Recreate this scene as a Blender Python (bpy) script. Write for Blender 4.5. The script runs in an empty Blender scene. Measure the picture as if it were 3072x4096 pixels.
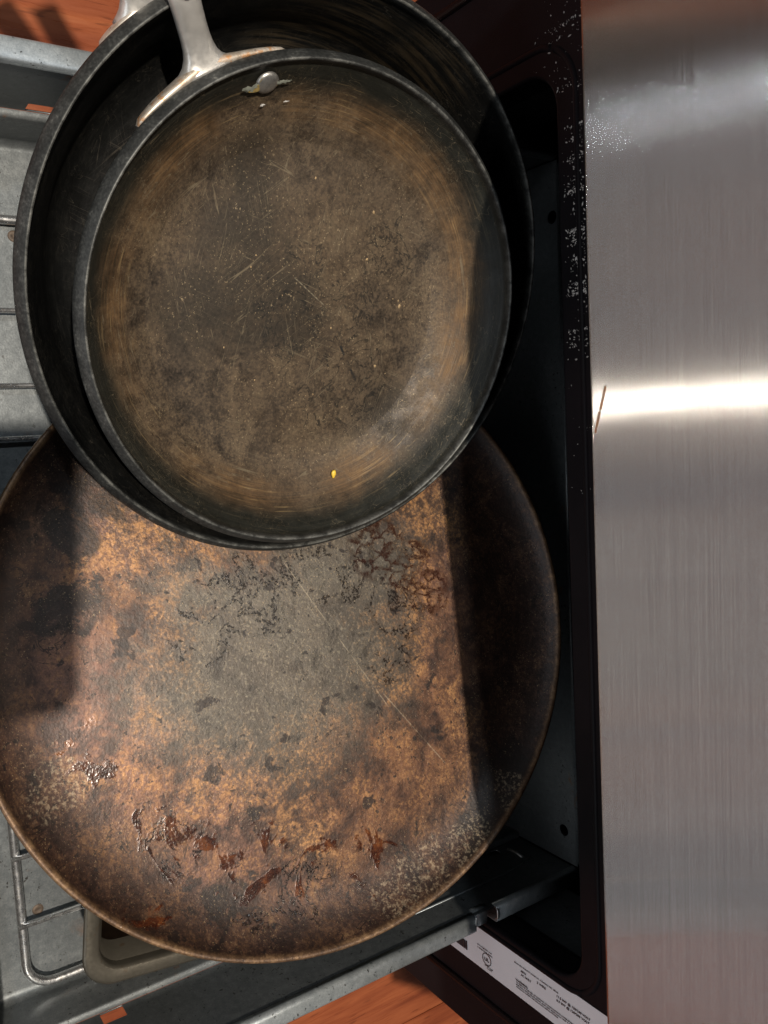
import bpy, bmesh, math, random
from mathutils import Vector, Matrix, Quaternion
random.seed(7)
S = bpy.context.scene
C = S.collection
R = math.radians
H = 0.70            # camera height above the wood floor; metric coordinates below are given relative to it

# ------------------------------------------------------------------ camera
cd = bpy.data.cameras.new('camera'); cam = bpy.data.objects.new('camera', cd); C.objects.link(cam)
right = Vector((0.05149534, 0.82790454, 0.55850005))
down = Vector((0.99342896, -0.09970244, 0.05619899))
fwd = Vector((0.10221122, 0.55193613, -0.82759856))
m3 = Matrix((right, -down, -fwd)).transposed()
cam.matrix_world = Matrix.Translation((0, 0, H)) @ m3.to_4x4()
cd.sensor_fit = 'VERTICAL'; cd.sensor_height = 24; cd.lens = 24 * 3400 / 4096
cd.clip_start = 0.01; cd.clip_end = 50
S.camera = cam
S.render.resolution_x = 768; S.render.resolution_y = 1024

# ------------------------------------------------------------------ world and lamps (a dim kitchen with ceiling lamps)
w = bpy.data.worlds.new('World'); S.world = w; w.use_nodes = True
w.node_tree.nodes['Background'].inputs[0].default_value = (0.80, 0.88, 1.0, 1)
w.node_tree.nodes['Background'].inputs[1].default_value = 0.050

def lamp(name, loc, target, size, power, col, shape='DISK', size_y=None):
    l = bpy.data.lights.new(name, 'AREA'); l.shape = shape; l.size = size; l.energy = power; l.color = col
    if size_y: l.size_y = size_y
    o = bpy.data.objects.new(name, l); C.objects.link(o); o.location = loc
    o.rotation_euler = (Vector(target) - Vector(loc)).to_track_quat('-Z', 'Y').to_euler()
    return o
lamp('ceiling_downlight', (-0.03, -0.40, H + 1.75), (0.05, 0.2, 0.2), 0.045, 70, (1.0, 0.90, 0.77))
lamp('cool_ceiling_panel', (-0.80, -0.55, H + 1.75), (0.05, 0.25, 0.2), 0.12, 11, (0.84, 0.93, 1.0))
lamp('room_fill', (0.50, -2.2, H + 0.15), (0.2, 0.35, 0.2), 3.2, 22, (0.90, 0.95, 1.0), 'RECTANGLE', 1.3)  # added area fill standing in for window light and the bright room side

vs = S.view_settings
vs.view_transform = 'Standard'; vs.look = 'None'; vs.gamma = 1; vs.exposure = 0.0; vs.use_curve_mapping = False

# ------------------------------------------------------------------ node helper
class G:
    def __init__(s, name):
        s.mat = bpy.data.materials.new(name); s.mat.use_nodes = True
        s.nt = s.mat.node_tree; s.nt.nodes.clear()
        s.out = s.n('ShaderNodeOutputMaterial')
        s.tc = s.n('ShaderNodeTexCoord').outputs['Object']
        sp = s.n('ShaderNodeSeparateXYZ'); s.l(s.tc, sp.inputs[0]); s.x, s.y, s.z = sp.outputs
    def n(s, t): return s.nt.nodes.new(t)
    def l(s, a, b): s.nt.links.new(a, b)
    def put(s, v, sock):
        if hasattr(v, 'is_output'): s.l(v, sock)
        elif isinstance(v, (tuple, list)) and len(v) == 3 and sock.type == 'RGBA': sock.default_value = (*v, 1)
        else: sock.default_value = v
    def m(s, op, a, b=0.0, c=0.0, clamp=False):
        n = s.n('ShaderNodeMath'); n.operation = op; n.use_clamp = clamp
        for i, v in enumerate((a, b, c)): s.put(v, n.inputs[i])
        return n.outputs[0]
    def add(s, a, b): return s.m('ADD', a, b)
    def mul(s, a, b): return s.m('MULTIPLY', a, b)
    def mx(s, a, b): return s.m('MAXIMUM', a, b)
    def vec(s, x, y, z=0.0):
        n = s.n('ShaderNodeCombineXYZ')
        for i, v in enumerate((x, y, z)): s.put(v, n.inputs[i])
        return n.outputs[0]
    def map(s, scale, v=None, rot=(0, 0, 0), loc=(0, 0, 0)):
        n = s.n('ShaderNodeMapping'); s.l(v or s.tc, n.inputs[0])
        n.inputs['Scale'].default_value = scale; n.inputs['Rotation'].default_value = rot; n.inputs['Location'].default_value = loc
        return n.outputs[0]
    def noise(s, scale, detail=4, rough=.55, dist=0.0, v=None, typ='FBM', col=False):
        n = s.n('ShaderNodeTexNoise'); s.l(v or s.tc, n.inputs['Vector'])
        n.noise_type = typ
        n.inputs['Scale'].default_value = scale; n.inputs['Detail'].default_value = detail
        n.inputs['Roughness'].default_value = rough; n.inputs['Distortion'].default_value = dist
        return n.outputs['Color' if col else 'Fac']
    def vor(s, scale, v=None, feature='F1', out='Distance', rnd=1.0):
        n = s.n('ShaderNodeTexVoronoi'); s.l(v or s.tc, n.inputs['Vector']); n.feature = feature
        n.inputs['Scale'].default_value = scale; n.inputs['Randomness'].default_value = rnd
        return n.outputs[out]
    def ss(s, v, lo, hi, a=0.0, b=1.0):
        n = s.n('ShaderNodeMapRange'); n.interpolation_type = 'SMOOTHSTEP'
        s.put(v, n.inputs[0]); n.inputs[1].default_value = lo; n.inputs[2].default_value = hi
        n.inputs[3].default_value = a; n.inputs[4].default_value = b
        return n.outputs[0]
    def ramp(s, v, stops):
        n = s.n('ShaderNodeValToRGB'); s.put(v, n.inputs[0]); e = n.color_ramp.elements
        while len(e) < len(stops): e.new(0.5)
        for el, (p, c) in zip(e, stops): el.position = p; el.color = (*c, 1) if len(c) == 3 else c
        return n.outputs[0]
    def mix(s, f, a, b, mode='MIX'):
        n = s.n('ShaderNodeMix'); n.data_type = 'RGBA'; n.blend_type = mode
        s.put(f, n.inputs[0]); s.put(a, n.inputs[6]); s.put(b, n.inputs[7])
        return n.outputs[2]
    def dist(s, x, y, x0, y0, sx=1.0, sy=1.0):
        dx = s.mul(s.add(x, -x0), 1 / sx); dy = s.mul(s.add(y, -y0), 1 / sy)
        return s.m('SQRT', s.add(s.mul(dx, dx), s.mul(dy, dy)))
    def blob(s, x, y, lst):
        """soft union of discs (x0, y0, r): 1 in the middle, 0 at r"""
        r = None
        for (a, b, c) in lst:
            d = s.ss(s.dist(x, y, a, b), c * .25, c, 1, 0)
            r = d if r is None else s.mx(r, d)
        return r
    def seg(s, x, y, p, q, wd):
        """mask of a straight scratch from p to q"""
        d = Vector(q) - Vector(p); L = d.length; d /= L
        ax = s.add(x, -p[0]); ay = s.add(y, -p[1])
        t = s.add(s.mul(ax, d.x), s.mul(ay, d.y)); u = s.m('ABSOLUTE', s.add(s.mul(ax, -d.y), s.mul(ay, d.x)))
        a = s.ss(u, wd * .4, wd, 1, 0)
        b = s.mul(s.ss(t, 0, L * .06), s.ss(t, L * .94, L, 1, 0))
        return s.mul(a, b)
    def bump(s, h, strength=.3, dist=.001, nrm=None):
        n = s.n('ShaderNodeBump'); s.put(h, n.inputs['Height']); n.inputs['Strength'].default_value = strength
        n.inputs['Distance'].default_value = dist
        if nrm: s.l(nrm, n.inputs['Normal'])
        return n.outputs[0]
    def done(s, col, rough=.5, metal=0.0, nrm=None, spec=.5, aniso=None, tan=None, coat=0.0, coat_r=.1):
        b = s.n('ShaderNodeBsdfPrincipled'); s.put(col, b.inputs['Base Color']); s.put(rough, b.inputs['Roughness'])
        s.put(metal, b.inputs['Metallic']); s.put(spec, b.inputs['Specular IOR Level'])
        if nrm: s.l(nrm, b.inputs['Normal'])
        if aniso is not None: s.put(aniso, b.inputs['Anisotropic'])
        if tan: s.l(tan, b.inputs['Tangent'])
        s.put(coat, b.inputs['Coat Weight']); s.put(coat_r, b.inputs['Coat Roughness'])
        s.l(b.outputs[0], s.out.inputs[0])
        return s.mat

# ------------------------------------------------------------------ materials
def mat_wood():
    g = G('cherry_wood_floor')
    info = g.n('ShaderNodeObjectInfo'); rnd = info.outputs['Random']
    v = g.vec(g.add(g.x, g.mul(rnd, 31.0)), g.mul(g.y, .09), g.mul(rnd, 7.0))
    n1 = g.noise(38, 5, .6, 1.6, v); n2 = g.noise(190, 4, .6, .4, v); n3 = g.noise(6, 3, .5, 1.0, v)
    f = g.add(g.mul(n1, .5), g.add(g.mul(n3, .3), g.mul(n2, .2)))
    c = g.ramp(f, [(.30, (.115, .028, .013)), (.45, (.24, .062, .026)), (.56, (.33, .095, .038)), (.70, (.41, .14, .056))])
    t = g.ramp(rnd, [(0, (.70, .66, .62)), (.5, (.95, .95, .95)), (1, (1.15, 1.1, 1.0))])
    c = g.mix(1.0, c, t, 'MULTIPLY')
    pore = g.ss(g.noise(420, 2, .5, 0, v), .62, .72)
    c = g.mix(g.mul(pore, .4), c, (.06, .014, .007))
    return g.done(c, g.ss(n2, .3, .7, .24, .36), 0, g.bump(n2, .12, .0006), .5, coat=.25, coat_r=.15)

def mat_galv(name, k=0.62):
    g = G(name)
    big = g.noise(13, 5, .62, .5); mid = g.noise(210, 4, .65); fine = g.noise(1100, 2, .6)
    f = g.add(g.mul(mid, .34), g.add(g.mul(big, .36), g.mul(fine, .30)))
    c = g.ramp(f, [(.30, (.21 * k, .232 * k, .245 * k)), (.50, (.33 * k, .358 * k, .370 * k)), (.66, (.50 * k, .53 * k, .535 * k))])
    dirt = g.mul(g.ss(g.noise(330, 3, .65), .62, .68), g.ss(big, .40, .58))
    c = g.mix(g.mul(dirt, .9), c, (.030, .026, .022))
    rust = g.mul(g.ss(g.noise(48, 5, .6), .63, .72), g.ss(g.noise(9, 2, .5), .48, .60))
    c = g.mix(g.mul(rust, .8), c, (.24, .12, .055))
    return g.done(c, g.add(.26, g.mul(f, .24)), .58, g.bump(g.add(mid, fine), .12, .0004))

def mat_enamel():
    g = G('black_enamel')
    n = g.noise(700, 2, .5); big = g.noise(9, 4, .6)
    c = g.ramp(big, [(.3, (.008, .0078, .009)), (.7, (.017, .0135, .0155))])
    dust = g.ss(g.noise(1500, 2, .6), .68, .74)
    c = g.mix(g.mul(dust, .35), c, (.12, .11, .11))
    return g.done(c, g.ss(big, .3, .7, .32, .44), 0, g.bump(n, .16, .0006), .05)

def mat_dark():
    g = G('dark_cavity_metal')
    n = g.noise(40, 4, .6)
    return g.done(g.ramp(n, [(.3, (.010, .011, .012)), (.7, (.022, .023, .024))]), .6, .2)

def mat_stainless():
    g = G('brushed_stainless')
    st = g.map((4.0, 4.0, 1300.0)); l1 = g.noise(1.0, 6, .7, 0, st)
    st2 = g.map((20.0, 20.0, 2600.0)); l2 = g.noise(1.0, 4, .65, 0, st2)
    smu = g.noise(7, 4, .6, .8, g.map((1, 1, .6)))
    f = g.add(g.mul(l1, .5), g.mul(l2, .5))
    c = g.ramp(f, [(.34, (.31, .305, .296)), (.5, (.395, .388, .377)), (.66, (.47, .462, .45))])
    c = g.mix(g.ss(smu, .42, .7, 0, .35), c, (.33, .32, .31))
    rustm = g.seg(g.x, g.z, (-.0127, -.2627), (.0097, -.2700), .0009)
    rustm = g.mul(rustm, g.ss(g.noise(420, 3, .6), .36, .50))
    c = g.mix(rustm, c, (.20, .075, .022))
    tan = g.n('ShaderNodeCombineXYZ'); tan.inputs[2].default_value = 1
    rg = g.add(g.add(.10, g.mul(f, .04)), g.mul(smu, .03))
    # brushing: each hair line of the sheet leans the surface a little up or down
    wn = g.n('ShaderNodeTexWhiteNoise'); wn.noise_dimensions = '3D'
    g.l(g.map((91234.7, 91234.7, 91234.7)), wn.inputs['Vector'])
    sc3 = g.n('ShaderNodeSeparateColor'); g.l(wn.outputs['Color'], sc3.inputs[0])
    wide = g.m('LESS_THAN', sc3.outputs[2], .09)
    t_a = g.mul(g.add(g.add(sc3.outputs[0], sc3.outputs[1]), -1.0), 1.15); t_b = g.mul(g.add(sc3.outputs[0], -.5), 3.7)
    tilt = g.mul(g.add(g.mul(wide, t_b), g.mul(g.m('SUBTRACT', 1.0, wide), t_a)), g.ss(f, .3, .7, .9, 1.1))
    geo = g.n('ShaderNodeNewGeometry')
    va = g.n('ShaderNodeVectorMath'); va.operation = 'ADD'; g.l(geo.outputs['Normal'], va.inputs[0]); g.l(g.vec(g.mul(g.add(l2, -.5), .035), 0.0, tilt), va.inputs[1])
    vn = g.n('ShaderNodeVectorMath'); vn.operation = 'NORMALIZE'; g.l(va.outputs[0], vn.inputs[0])
    return g.done(c, g.mix(rustm, rg, (.8, .8, .8)), g.ss(rustm, .2, .8, 1, .1), vn.outputs[0], .5, .90, tan.outputs[0])

def mat_chrome():
    g = G('chrome_wire'); n = g.noise(260, 3, .6)
    c = g.mix(g.ss(n, .58, .70, 0, .6), (.80, .80, .80), (.22, .18, .14))
    return g.done(c, g.ss(n, .4, .7, .26, .40), .95)

def mat_handle():
    g = G('cast_stainless_handle')
    n = g.noise(300, 3, .6); b = g.noise(34, 4, .6)
    c = g.mix(g.ss(b, .4, .7, 0, .5), (.60, .58, .55), (.46, .445, .42))
    return g.done(c, g.ss(n, .3, .7, .30, .44), .70, g.bump(n, .05, .0004))

def mat_bracket():
    g = G('stained_handle_base')
    n = g.noise(120, 5, .65); r = g.noise(75, 4, .6, .5)
    c = g.mix(g.ss(n, .4, .7), (.58, .52, .45), (.36, .29, .22))
    c = g.mix(g.ss(r, .57, .66, 0, .8), c, (.50, .22, .06))
    c = g.mix(g.ss(g.noise(190, 4, .6), .60, .70, 0, .9), c, (.09, .05, .03))
    return g.done(c, .45, .55, g.bump(n, .2, .0006))

def mat_skillet(name, small):
    g = G(name)
    r = g.m('SQRT', g.add(g.mul(g.x, g.x), g.mul(g.y, g.y)))
    ph = g.m('ARCTAN2', g.y, g.x); sn = g.m('SINE', ph); cs = g.m('COSINE', ph)
    t1 = g.noise(1.0, 4, .7, .25, g.vec(g.mul(r, 900.0), g.mul(sn, 3.2), g.mul(cs, 3.2)))
    n0 = g.noise(13, 3, .55, .3); n1 = g.noise(21, 6, .66, .6); n2 = g.noise(95, 6, .70, .4); n3 = g.noise(700, 2, .6)
    rn = g.add(r, g.mul(g.add(n1, -.5), .026))
    R0 = .13 if small else .1525
    if small:
        f = g.add(g.mul(n1, .34), g.add(g.mul(n2, .40), g.mul(n3, .26)))
        fl = g.ramp(f, [(.38, (.018, .014, .011)), (.46, (.048, .036, .026)), (.52, (.086, .063, .042)), (.58, (.115, .086, .055)), (.67, (.19, .14, .085))])
        fl = g.mix(g.ss(n0, .40, .62, 0, .45), fl, (.068, .048, .031))
        char_shade = g.blob(g.add(g.x, g.mul(g.add(n1, -.5), .05)), g.add(g.y, g.mul(g.add(n0, -.5), .05)), [(-.070, -.034, .034), (-.042, -.034, .044), (-.010, -.026, .050), (.000, .000, .040), (-.002, -.060, .040), (.064, .064, .036)])  # char stains, with the phone's soft shadow painted in as a smear
        char_shade = g.ss(g.add(g.mul(char_shade, .70), g.add(g.mul(g.add(n2, -.5), 1.7), g.mul(g.add(n3, -.5), 1.1))), .05, .95)
        fl = g.mix(g.mul(char_shade, .80), fl, (.012, .0108, .009))
        rd = g.m('ABSOLUTE', g.add(g.noise(64, 4, .62, .7), -.5))
        tr = g.mul(g.ss(rd, .006, .030, 1, 0), g.mul(g.ss(g.blob(g.x, g.y, [(.0, .012, .06), (.04, .03, .05), (-.04, .06, .03)]), .1, .6), g.ss(n2, .42, .52)))
        fl = g.mix(g.mul(tr, .8), fl, (.009, .008, .007))
        gr = g.noise(480, 3, .70); fl = g.mix(1.0, fl, g.ramp(gr, [(.34, (.68, .66, .64)), (.50, (1.0, .98, .95)), (.66, (1.30, 1.24, 1.15))]), 'MULTIPLY')
        spk = g.mul(g.ss(g.noise(900, 2, .6), .64, .69), g.ss(n1, .38, .56))
        fl = g.mix(g.mul(spk, .7), fl, (.30, .23, .14))
        ring = g.ramp(g.add(g.mul(t1, .55), g.mul(n2, .45)), [(.36, (.030, .022, .013)), (.50, (.090, .052, .025)), (.62, (.165, .094, .040)), (.72, (.25, .15, .066))])
        wall = g.ramp(g.add(g.mul(t1, .55), g.mul(n2, .45)), [(.36, (.010, .0105, .0085)), (.55, (.019, .0192, .0155)), (.70, (.044, .040, .028))])
        rm = g.mul(g.ss(rn, .090, .106), g.ss(g.noise(2.2, 2, .5, 0, g.vec(sn, cs, 0.3)), .36, .60, .10, .9))
        c = g.mix(rm, fl, ring)
        wm = g.ss(g.add(r, g.mul(g.add(n1, -.5), .014)), .1070, .1200)
        c = g.mix(wm, c, wall)
        arc = g.mul(g.ss(t1, .585, .65), g.mul(g.ss(r, .094, .104), g.ss(r, .112, .122, 1, 0)))
        arc = g.mul(arc, g.ss(g.noise(3.1, 2, .5, 0, g.vec(sn, cs, 0.9)), .40, .60, .1, 1))
        c = g.mix(g.mul(arc, .7), c, (.21, .15, .075))
        rg = g.mix(wm, g.ss(n2, .3, .7, .46, .66), g.ss(n2, .3, .7, .42, .54))
        sc = g.seg(g.x, g.y, (-.0190, -.0045), (-.004, .016), .00045)
        sc2 = g.seg(g.x, g.y, (.018, .028), (.041, .042), .0010)
        c = g.mix(g.mul(sc, g.ss(n3, .4, .55, .2, .8)), c, (.20, .17, .12)); c = g.mix(g.mul(sc2, g.ss(n2, .4, .5)), c, (.012, .012, .012))
    else:
        f = g.add(g.mul(n1, .3), g.add(g.mul(n2, .4), g.mul(t1, .3)))
        c = g.ramp(f, [(.36, (.0045, .0047, .0047)), (.52, (.0085, .0087, .0085)), (.66, (.019, .0185, .0165))])
        tanm = g.mul(g.blob(g.x, g.y, [(-.125, .010, .050), (-.114, .060, .040)]), g.ss(t1, .42, .66))
        c = g.mix(g.mul(tanm, .5), c, (.085, .062, .036))
        rg = g.ss(n2, .3, .7, .36, .52)
    for k, (ang, sc_, wdt) in enumerate([(20, 240, .008), (75, 330, .008), (140, 210, .006), (105, 420, .010)]):
        vv = g.map((1, .028, 1), g.map((1, 1, 1), rot=(0, 0, R(ang)), loc=(k * 3.1, k, 0)))
        ln = g.m('ABSOLUTE', g.add(g.noise(sc_, 1, .5, .30, vv), -.5))
        mk = g.mul(g.ss(ln, .0, wdt, 1, 0), g.ss(g.noise(26, 3, .6, 0, g.map((1, 1, 1), loc=(k * 5, 0, 0))), .47, .62))
        c = g.mix(g.mul(mk, .75), c, (.15, .120, .078) if small else (.070, .062, .050))
    lip = g.mul(g.ss(g.z, -.0100, -.0070), g.ss(r, R0 - .0058, R0 - .0051))
    lc = g.ramp(g.add(g.mul(n2, .6), g.mul(n3, .4)), [(.36, (.014, .0145, .0145)), (.50, (.028, .029, .028)), (.60, (.050, .051, .049)), (.70, (.14, .14, .128))])
    crest = g.mul(g.mul(g.ss(r, R0 - .0057, R0 - .0050), g.ss(r, R0 - .0044, R0 - .0036, 1, 0)), g.ss(n2, .40, .62, .1, 1))
    lc = g.mix(g.mul(crest, .5), lc, (.20, .20, .185))
    c = g.mix(lip, c, lc)
    rg = g.mix(lip, rg, (.48, .48, .48))
    h = g.add(g.mul(g.noise(95, 3, .7), .6), g.mul(g.noise(620, 2, .6), .35))
    return g.done(c, rg, .25, g.bump(h, .30, .0007), .34 if small else .16)

def mat_pizza():
    g = G('seasoned_steel')
    r = g.m('SQRT', g.add(g.mul(g.x, g.x), g.mul(g.y, g.y)))
    n0 = g.noise(6, 3, .6, .8); n1 = g.noise(24, 6, .70, .8); n2 = g.noise(85, 6, .76, .5); n3 = g.noise(420, 3, .7); n4 = g.noise(1200, 1, .6)
    f = g.add(g.mul(n1, .36), g.add(g.mul(n2, .40), g.mul(n3, .24)))
    m1 = g.noise(11, 4, .60, .6, g.map((1, 1, 1), loc=(5, 3, 0))); m2 = g.noise(40, 5, .68, .4, g.map((1, 1, 1), loc=(8, 6, 0)))
    # dark bronze ground, reddish and olive drifts
    c = g.mix(g.ss(n1, .32, .66), (.062, .028, .018), (.160, .074, .038))
    c = g.mix(g.ss(n0, .40, .64, 0, .75), c, (.180, .090, .066))
    c = g.mix(g.ss(m1, .48, .66, 0, .55), c, (.090, .060, .036))
    # gold bloom, dense in some drifts and thin in others
    gold = g.mul(g.ss(g.add(g.mul(n3, .55), g.mul(n2, .45)), .45, .60), g.ss(g.add(g.mul(m1, .5), g.mul(m2, .5)), .40, .58))
    c = g.mix(g.mul(gold, .78), c, (.41, .208, .078))
    # dark mottling
    c = g.mix(g.ss(g.add(g.mul(m2, .6), g.mul(n2, .4)), .40, .54, .85, 0), c, (.021, .0115, .009))
    w1 = g.mul(g.add(n1, -.5), .085); w0 = g.mul(g.add(n0, -.5), .085)
    xd = g.add(g.x, w1); yd = g.add(g.y, w0)
    grey = g.mix(g.ss(n1, .35, .65), (.066, .056, .045), (.105, .092, .073))
    grey = g.mix(g.ss(n3, .54, .66, 0, .6), grey, (.20, .175, .13))
    grey = g.mix(g.ss(n2, .36, .48, .65, 0), grey, (.028, .023, .019))
    gd = g.m('MINIMUM', g.dist(xd, yd, .010, -.018, .078, .096), g.dist(xd, yd, -.038, .034, .050, .055))
    gm = g.ss(g.add(gd, g.add(g.mul(g.add(n2, -.5), .8), g.mul(g.add(n3, -.5), .6))), .45, 1.30, 1, 0)
    c = g.mix(g.mul(gm, .95), c, grey)
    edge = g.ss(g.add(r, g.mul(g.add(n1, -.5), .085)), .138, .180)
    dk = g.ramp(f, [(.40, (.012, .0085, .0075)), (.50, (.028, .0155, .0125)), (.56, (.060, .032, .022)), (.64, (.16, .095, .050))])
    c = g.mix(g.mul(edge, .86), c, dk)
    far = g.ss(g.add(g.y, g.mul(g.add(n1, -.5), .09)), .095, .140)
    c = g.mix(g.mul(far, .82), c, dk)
    sp = g.blob(xd, yd, [(-.029, -.138, .022), (-.078, -.134, .024), (.151, -.067, .020), (.150, .110, .034), (.125, .135, .034), (-.120, -.110, .045)])  # burnt spots; those at the left also paint in the phone's shade
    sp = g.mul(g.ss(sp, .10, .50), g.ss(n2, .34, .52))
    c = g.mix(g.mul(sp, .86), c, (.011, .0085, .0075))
    pn = g.noise(52, 4, .6, .3, g.map((1, 1, 1), loc=(3, 1, 0)))
    c = g.mix(g.ss(pn, .625, .66, 0, .85), c, (.015, .010, .009))
    pits = g.mul(g.ss(g.noise(230, 2, .6, 0, g.map((1, 1, 1), loc=(7, 2, 0))), .63, .67), g.ss(n1, .40, .56))
    c = g.mix(g.mul(pits, .85), c, (.012, .009, .009))
    rd = g.m('ABSOLUTE', g.add(g.noise(30, 6, .68, .5), -.5))
    tb = g.blob(g.x, g.y, [(-.022, .048, .030), (.030, .060, .026), (-.034, .012, .034), (-.030, -.040, .040), (-.008, -.062, .034), (.000, .072, .030), (.155, -.050, .030), (.158, -.02, .034), (.112, -.095, .03), (-.02, -.02, .03)])
    tar = g.mul(g.ss(rd, .014, .040, 1, 0), g.ss(g.mul(tb, g.add(n2, .1)), .12, .40))
    tar = g.mul(tar, g.ss(n3, .42, .54))
    c = g.mix(g.mul(tar, .90), c, (.011, .009, .009))
    cell = g.vor(120, feature='DISTANCE_TO_EDGE', v=g.vec(g.add(g.x, g.mul(w1, .25)), g.add(g.y, g.mul(g.add(n2, -.5), .022)), 0.0))
    rb = g.mul(g.blob(g.x, g.y, [(-.046, .064, .034), (-.030, .086, .030), (-.012, .098, .026)]), g.add(n1, .4))
    var = g.mul(g.ss(cell, .05, .20, 1, 0), g.ss(g.mul(rb, g.add(n2, .35)), .18, .50))
    c = g.mix(g.mul(var, g.mul(g.ss(n2, .40, .53, .05, .95), g.ss(n3, .36, .5, .5, 1))), c, (.024, .0085, .006))
    rv = g.noise(40, 4, .60, 1.1, g.map((1, 1, 1), loc=(2, 9, 0)))
    rb2 = g.blob(g.add(g.x, g.mul(w1, .4)), g.add(g.y, g.mul(w0, .4)), [(.104, -.103, .024), (.118, -.088, .026), (.138, -.056, .030), (.130, -.040, .024), (.150, .030, .028), (.164, .016, .024), (.146, -.012, .024), (.060, -.135, .022), (.150, -.120, .022)])
    var2 = g.ss(g.add(rv, g.mul(rb2, .15)), .612, .672)
    var2 = g.mul(var2, g.ss(rb2, .02, .3))
    c = g.mix(g.mul(var2, .92), c, g.ramp(n2, [(.38, (.014, .0055, .0045)), (.50, (.045, .012, .006)), (.64, (.12, .036, .011))]))
    vn_ = g.m('ABSOLUTE', g.add(g.noise(26, 4, .62, 1.4, g.map((1, 1, 1), loc=(11, 4, 0))), -.5))
    vein = g.mul(g.ss(vn_, .003, .013, 1, 0), g.mul(g.ss(g.add(r, g.mul(g.add(n0, -.5), .1)), .128, .150), g.ss(n2, .44, .54)))
    c = g.mix(g.mul(vein, .85), c, (.012, .0075, .0065))
    amb = g.mul(g.seg(g.add(g.x, g.mul(w1, .25)), g.add(g.y, g.mul(w0, .2)), (.044, -.154), (.029, -.126), .0050), g.ss(n2, .44, .52))
    c = g.mix(amb, c, (.15, .045, .006))
    pale = g.blob(xd, yd, [(.182, .042, .026), (.176, .062, .020), (.062, -.152, .024), (.160, .096, .020), (.135, .140, .022)])
    c = g.mix(g.mul(g.mul(g.ss(pale, 0, .5), g.ss(n3, .48, .66)), .45), c, (.36, .29, .20))
    gl = g.mul(g.ss(g.noise(900, 2, .7), .63, .69), g.ss(n1, .40, .58))
    c = g.mix(g.mul(gl, .40), c, (.50, .36, .20))
    c = g.mix(1.0, c, g.ramp(n4, [(.3, (.80, .80, .80)), (.7, (1.20, 1.20, 1.20))]), 'MULTIPLY')
    s1 = g.seg(g.x, g.y, (-.047, -.0055), (.062, .0560), .00045)
    s1b = g.seg(g.x, g.y, (.050, .0520), (.108, .0927), .0005)
    s2 = g.seg(g.x, g.y, (.040, -.005), (.075, -.022), .0004)
    sc = g.mul(g.mx(g.mx(s1, s1b), g.mul(s2, .6)), g.ss(n2, .36, .62, .02, .40))
    c = g.mix(sc, c, (.46, .38, .27))
    rimm = g.ss(r, .1900, .1918)
    rc = g.ramp(f, [(.40, (.045, .025, .015)), (.50, (.12, .068, .036)), (.60, (.27, .165, .085))])
    c = g.mix(g.mul(rimm, .85), c, rc)
    wet = g.mx(g.mx(tar, var), g.mx(var2, amb))
    rg = g.add(.36, g.mul(n2, .26)); rg = g.mix(g.mul(wet, .85), rg, (.16, .16, .16))
    h = g.add(g.mul(g.noise(85, 3, .75), .9), g.mul(g.noise(480, 2, .7), .6))
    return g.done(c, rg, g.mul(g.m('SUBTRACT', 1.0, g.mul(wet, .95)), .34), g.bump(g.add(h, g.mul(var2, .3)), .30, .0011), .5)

def mat_bake():
    g = G('champagne_nonstick')
    n = g.noise(500, 3, .6); b = g.noise(20, 4, .6)
    c = g.mix(g.ss(b, .35, .7), (.135, .122, .098), (.10, .09, .072))
    c = g.mix(g.ss(g.noise(90, 4, .6), .62, .72, 0, .7), c, (.10, .06, .03))
    return g.done(c, g.ss(n, .3, .7, .34, .46), .65, g.bump(n, .12, .0004))
def mat_bake_in():
    g = G('browned_shaded_inside')
    b = g.noise(24, 5, .6)
    c = g.ramp(b, [(.3, (.008, .0055, .004)), (.55, (.018, .011, .007)), (.75, (.045, .027, .015))])  # browned tone, darkened further for the shade under the pizza pan
    return g.done(c, .40, .4, g.bump(g.noise(300, 3), .1, .0004))
def mat_paper():
    g = G('white_label_paper'); n = g.noise(60, 3)
    c = g.mix(g.ss(n, .4, .7, 0, .25), (.88, .88, .90), (.80, .80, .83))
    return g.done(c, .42, 0)
def mat_plain(name, col, rough=.5, metal=0.0, var=.25, scale=200):
    g = G(name); n = g.noise(scale, 3, .6)
    c = g.mix(g.ss(n, .35, .7), col, tuple(v * (1 - var) for v in col))
    return g.done(c, rough, metal, g.bump(n, .1, .0005))

M = dict(stain=mat_plain('rusty_dimple', (.12, .085, .06), .6, .2, .6, 300), crumb=mat_plain('toasted_crumb', (.42, .29, .15), .7, 0, .5, 90), wood=mat_wood(), galv_shaded=mat_galv('galvanised_shaded', .47), galv_lit=mat_galv('galvanised_lit', 1.0), enamel=mat_enamel(), dark=mat_dark(), steel=mat_stainless(), chrome=mat_chrome(),  # drawer steel in two copies: shaded for the absent hand, lit for the flange
         handle=mat_handle(), bracket=mat_bracket(), small=mat_skillet('small_skillet_metal', True), large=mat_skillet('large_skillet_metal', False),
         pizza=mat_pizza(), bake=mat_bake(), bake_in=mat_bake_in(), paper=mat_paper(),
         ink=mat_plain('label_ink', (.03, .03, .035), .5), fleck=mat_plain('dried_salt', (.62, .60, .57), .7),
         yellow=mat_plain('egg_yellow', (.78, .52, .06), .5), grease=mat_plain('yellowed_grease', (.30, .22, .08), .45, 0, .4, 300),
         rivet=mat_plain('dull_rivet', (.46, .45, .43), .42, .85, .3, 400), scum=mat_plain('chalky_scum', (.22, .23, .19), .6, 0, .4, 300))

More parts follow.
